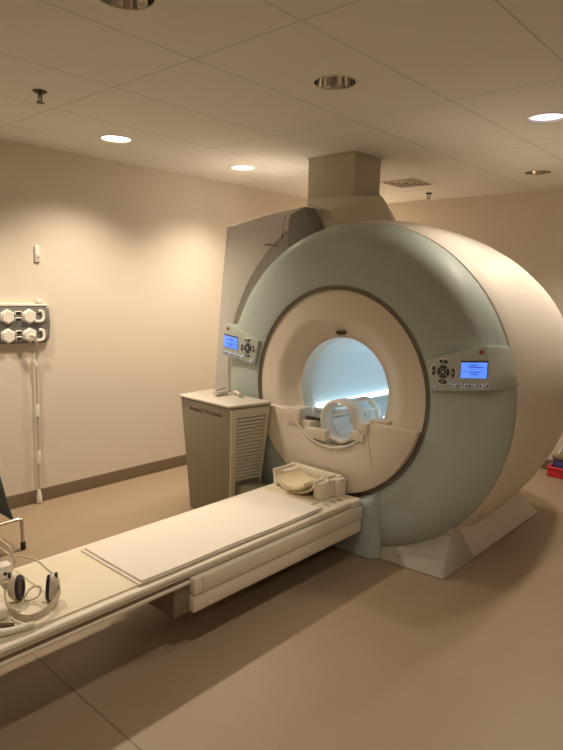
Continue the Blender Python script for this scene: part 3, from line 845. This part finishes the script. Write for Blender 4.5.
# sensor on wall
SN = empty('wall_sensor', (W, 2.137, 1.87), 'small white rounded sensor on the left wall above the rack', 'sensor')
bm = new(); prism(bm, [(2.118, 1.822), (2.126, 1.815), (2.152, 1.815), (2.16, 1.823), (2.16, 1.925), (2.152, 1.933), (2.126, 1.933), (2.118, 1.925)], W + .0005, W + .016, 'x', .004, 2); obj('sensor_body', bm, M_WHITE, SN)
bm = new(); prism(bm, [(2.124, 1.85), (2.155, 1.85), (2.152, 1.882), (2.128, 1.882)], W + .013, W + .023, 'x', .004, 2); obj('sensor_lens', bm, M_WHITE, SN)
bm = new(); box(bm, W + .012, W + .0165, 2.126, 2.152, 1.828, 1.840, .001, 1); obj('sensor_slot', bm, M_CABLE, SN)

# ================================================================= CHAIR (left edge)
CH = empty('low_chair', (-3.85, 1.3, 0), 'low chair with blue-grey shell and chrome legs at left edge', 'chair')
bm = new()
prof = [(1.585, .205), (1.578, .212), (1.545, .34), (1.508, .505), (1.49, .53), (1.45, .54), (1.15, .52), (1.05, .53), (1.0, .60), (.93, .95), (.915, .95), (.985, .59), (1.04, .515), (1.15, .505), (1.45, .522), (1.478, .515), (1.495, .50), (1.53, .34), (1.565, .206)]
prism(bm, prof, -4.06, -3.605, 'x', .003, 1); obj('shell', bm, M_CHAIR, CH, sharp=40)
for x in (-4.06, -3.60):
    bm = new(); tube(bm, [(x, .98, .195), (x, 1.30, .198), (x, 1.60, .203), (x, 1.622, .195), (x, 1.626, .17), (x, 1.628, .015)], .011, 10, smooth=False); obj('leg_frame', bm, M_CHROME, CH)
    bm = new(); tube(bm, [(x, 1.0, .195), (x, .985, .17), (x, .98, .015)], .011, 10, smooth=False); obj('rear_leg', bm, M_CHROME, CH)
    for y in (1.628, .98):
        bm = new(); capped(bm, [(.015, .002), (.0165, .006), (.0165, .045), (.013, .05)], x, y, n=14); obj('foot_cap', bm, M_BLK, CH)
    bm = new(); tube(bm, [(x, 1.35, .198), (x, 1.33, .50)], .010, 8, smooth=False); obj('seat_post', bm, M_CHROME, CH)
bm = new(); tube(bm, [(-4.06, 1.33, .20), (-3.60, 1.33, .20)], .010, 8, smooth=False); obj('cross_bar', bm, M_CHROME, CH)

# ================================================================= THINGS ON THE TABLE (lower left)
MZ = TZ + .0095
HP = empty('headphones', (-2.23, 1.04, MZ), 'cream headphones with black ear pads lying on the patient table', 'headphones')
def cup(c, d):
    """ear cup: d points to the ear side"""
    d = Vector(d).normalized(); up = Vector((0, 0, 1)); sd = up.cross(d).normalized(); up = d.cross(sd)
    mt = Matrix(((sd.x, up.x, d.x, c.x), (sd.y, up.y, d.y, c.y), (sd.z, up.z, d.z, c.z), (0, 0, 0, 1))) @ Matrix.Diagonal((.98, 1.42, 1, 1))
    bm = new(); capped(bm, [(.014, -.030), (.026, -.027), (.035, -.015), (.038, -.002), (.037, .006)], 0, 0, n=32)
    bmesh.ops.transform(bm, matrix=mt, verts=bm.verts); o1 = obj('ear_cup', bm, M_HPBAND, HP)
    bm = new(); capped(bm, [(.035, .0065), (.038, .013), (.035, .020), (.026, .021), (.022, .015)], 0, 0, n=32)
    bmesh.ops.transform(bm, matrix=mt, verts=bm.verts); obj('ear_pad', bm, M_HPAD, HP)
LC, RC = Vector((-2.300, 1.008, .453)), Vector((-2.205, 1.107, .453))
cup(LC, (.74, .66, 0.05)); cup(RC, (-.50, -.76, .06))
bm = new(); tube(bm, [LC + Vector((-.022, -.018, .045)), (-2.350, 1.02, .520), (-2.362, 1.03, .548), (-2.404, 1.03, .583), (-2.465, 1.03, .590), (-2.58, 1.045, .575), (-2.66, 1.08, .50), (-2.60, 1.12, .455), (-2.492, 1.12, .486), (-2.40, 1.12, .507), (-2.325, 1.12, .513), (-2.262, 1.12, .505), RC + Vector((.012, .014, .046))], .0042, 8); obj('headband', bm, M_HPBAND, HP)
for c, dd in ((LC, (-.022, -.018)), (RC, (.012, .014))):
    bm = new(); tube(bm, [c + Vector((dd[0], dd[1], .040)), c + Vector((dd[0] * 1.1, dd[1], .062))], .007, 8, smooth=False); obj('band_joint', bm, M_BRASS, HP)
# lower yoke band in front of the cups
bm = new(); tube(bm, [LC + Vector((-.032, -.022, .02)), LC + Vector((-.030, -.035, -.012)), (-2.262, .948, .424), (-2.175, .935, .418), (-2.103, .958, .419), (-2.090, 1.01, .424), (-2.118, 1.065, .430), (-2.165, 1.118, .440), RC + Vector((.024, .022, .012))], .0035, 8, rx=.018, up=(0.1, -.1, 1)); obj('lower_yoke', bm, M_HPBAND, HP)
bm = new(); tube(bm, [LC + Vector((.01, .01, -.045)), (-2.26, 1.03, .403), (-2.225, 1.06, .425), (-2.25, 1.08, .45), (-2.275, 1.05, .44), (-2.25, 1.00, .403), (-2.21, .975, .402), (-2.25, .965, .402)], .0038, 6); obj('lead', bm, M_HPBAND, HP)
# white connector box by the far edge
CN = empty('connector_box', (-2.53, 1.02, MZ), 'white box with two dark sockets at the far table edge', 'connector box')
bm = new(); box(bm, -2.565, -2.505, .86, 1.085, MZ, MZ + .062, .006, 2); obj('box_body', bm, M_WHITE, CN)
for y in (.995, 1.05):
    bm = new(); capped(bm, [(.008, -2.509), (.008, -2.503)], 0, y, MZ + .028, 'x', 12); obj('socket', bm, M_BLK, CN)
# white tubing, cushion, dark strap bundle
bm = new(); tube(bm, [(-2.16, .70, MZ + .022), (-2.12, .80, MZ + .020), (-2.085, .88, MZ + .014), (-2.072, .965, MZ + .012)], lambda t: .019 - .008 * t, 10)
tag(obj('white_hose', bm, M_WHITE, None), 'white tapered hose lying along the near table edge', 'hose')
bm = new()
box(bm, -2.30, -2.19, .70, .93, MZ, MZ + .05, .02, 4)
tag(obj('small_cushion', bm, M_PAD, None), 'small white cushion beside the headphones at left edge', 'cushion')
bm = new(); tube(bm, [(-2.18, .78, MZ + .010), (-2.165, .83, MZ + .014), (-2.145, .875, MZ + .013), (-2.118, .912, MZ + .010)], .012, 8, rx=.009, up=(0, 0, 1))
tag(obj('dark_strap', bm, M_BROWN, None), 'dark brown strap on the table in front of the headphones', 'strap')

# ================================================================= RED BIN AND CONTENTS (right edge)
RB_ = empty('storage_bin', (-1.55, 5.78, 0), 'bright red low bin on the floor at the right edge', 'bin')
bm = new()
def rr(x0, x1, y0, y1): return [(x0, y0), (x1, y0), (x1, y1), (x0, y1)]
z1 = .095
prism(bm, rr(-1.75, -1.325, 5.745, 5.925), .002, .012, 'z')
for a in (((-1.76, 5.735), (-1.315, 5.745)), ((-1.76, 5.925), (-1.315, 5.935)), ((-1.76, 5.735), (-1.75, 5.935)), ((-1.325, 5.735), (-1.315, 5.935))):
    box(bm, a[0][0], a[1][0], a[0][1], a[1][1], .002, z1, .003, 1)
obj('tub', bm, M_REDP, RB_)
bm = new()
for a in (((-1.772, 5.724), (-1.302, 5.740)), ((-1.772, 5.932), (-1.302, 5.94)), ((-1.772, 5.724), (-1.756, 5.94)), ((-1.318, 5.724), (-1.302, 5.94))):
    box(bm, a[0][0], a[1][0], a[0][1], a[1][1], z1 - .016, z1, .004, 1)
obj('rim', bm, M_REDP, RB_)
bm = new(); box(bm, -1.735, -1.345, 5.765, 5.905, .0135, .165, .012, 2)
tag(obj('folded_cloth', bm, M_PURPLE, None), 'folded dark purple cloth sitting in the red bin', 'cloth')
bm = new(); box(bm, -1.74, -1.38, 5.76, 5.90, .166, .205, .008, 2)
fc_ = tag(obj('flat_case', bm, M_OLIVE, None), 'flat olive case on top of the purple cloth', 'case')
bm = new(); tube(bm, [(-1.70, 5.82, .208), (-1.665, 5.825, .29), (-1.61, 5.83, .40), (-1.52, 5.83, .44), (-1.43, 5.83, .36), (-1.42, 5.83, .208)], .010, 8)
obj('carry_handle', bm, M_WHITE, fc_)['label'] = 'white bent tube handle'

# ================================================================= CAMERA / RENDER
yaw, pitch, roll, F = -0.7282646, -0.14445379, -0.02591189, 603.5667
cy_, sy_, cp_, sp_ = math.cos(yaw), math.sin(yaw), math.cos(pitch), math.sin(pitch)
f_ = Vector((sy_ * cp_, cy_ * cp_, sp_)); r0 = Vector((cy_, -sy_, 0)); d0 = f_.cross(r0)
r_ = math.cos(roll) * r0 + math.sin(roll) * d0; d_ = -math.sin(roll) * r0 + math.cos(roll) * d0
cam = bpy.data.cameras.new('camera'); co = bpy.data.objects.new('camera', cam); COL.objects.link(co)
mw = Matrix((( r_.x, -d_.x, -f_.x, 0), (r_.y, -d_.y, -f_.y, 0), (r_.z, -d_.z, -f_.z, 1.68), (0, 0, 0, 1)))
co.matrix_world = mw
cam.sensor_width = 36; cam.sensor_fit = 'AUTO'; cam.lens = F / 750 * 36; cam.clip_start = .05
S.camera = co

w = bpy.data.worlds.new('world'); S.world = w; w.use_nodes = True
w.node_tree.nodes['Background'].inputs[0].default_value = (0.02, 0.018, 0.015, 1)
S.view_settings.view_transform = 'Standard'; S.view_settings.look = 'None'
S.view_settings.gamma = 1; S.view_settings.use_curve_mapping = False
S.view_settings.exposure = 0.15
S.cycles.use_denoising = True
S.cycles.max_bounces = 10; S.cycles.diffuse_bounces = 6
S.cycles.sample_clamp_indirect = 6
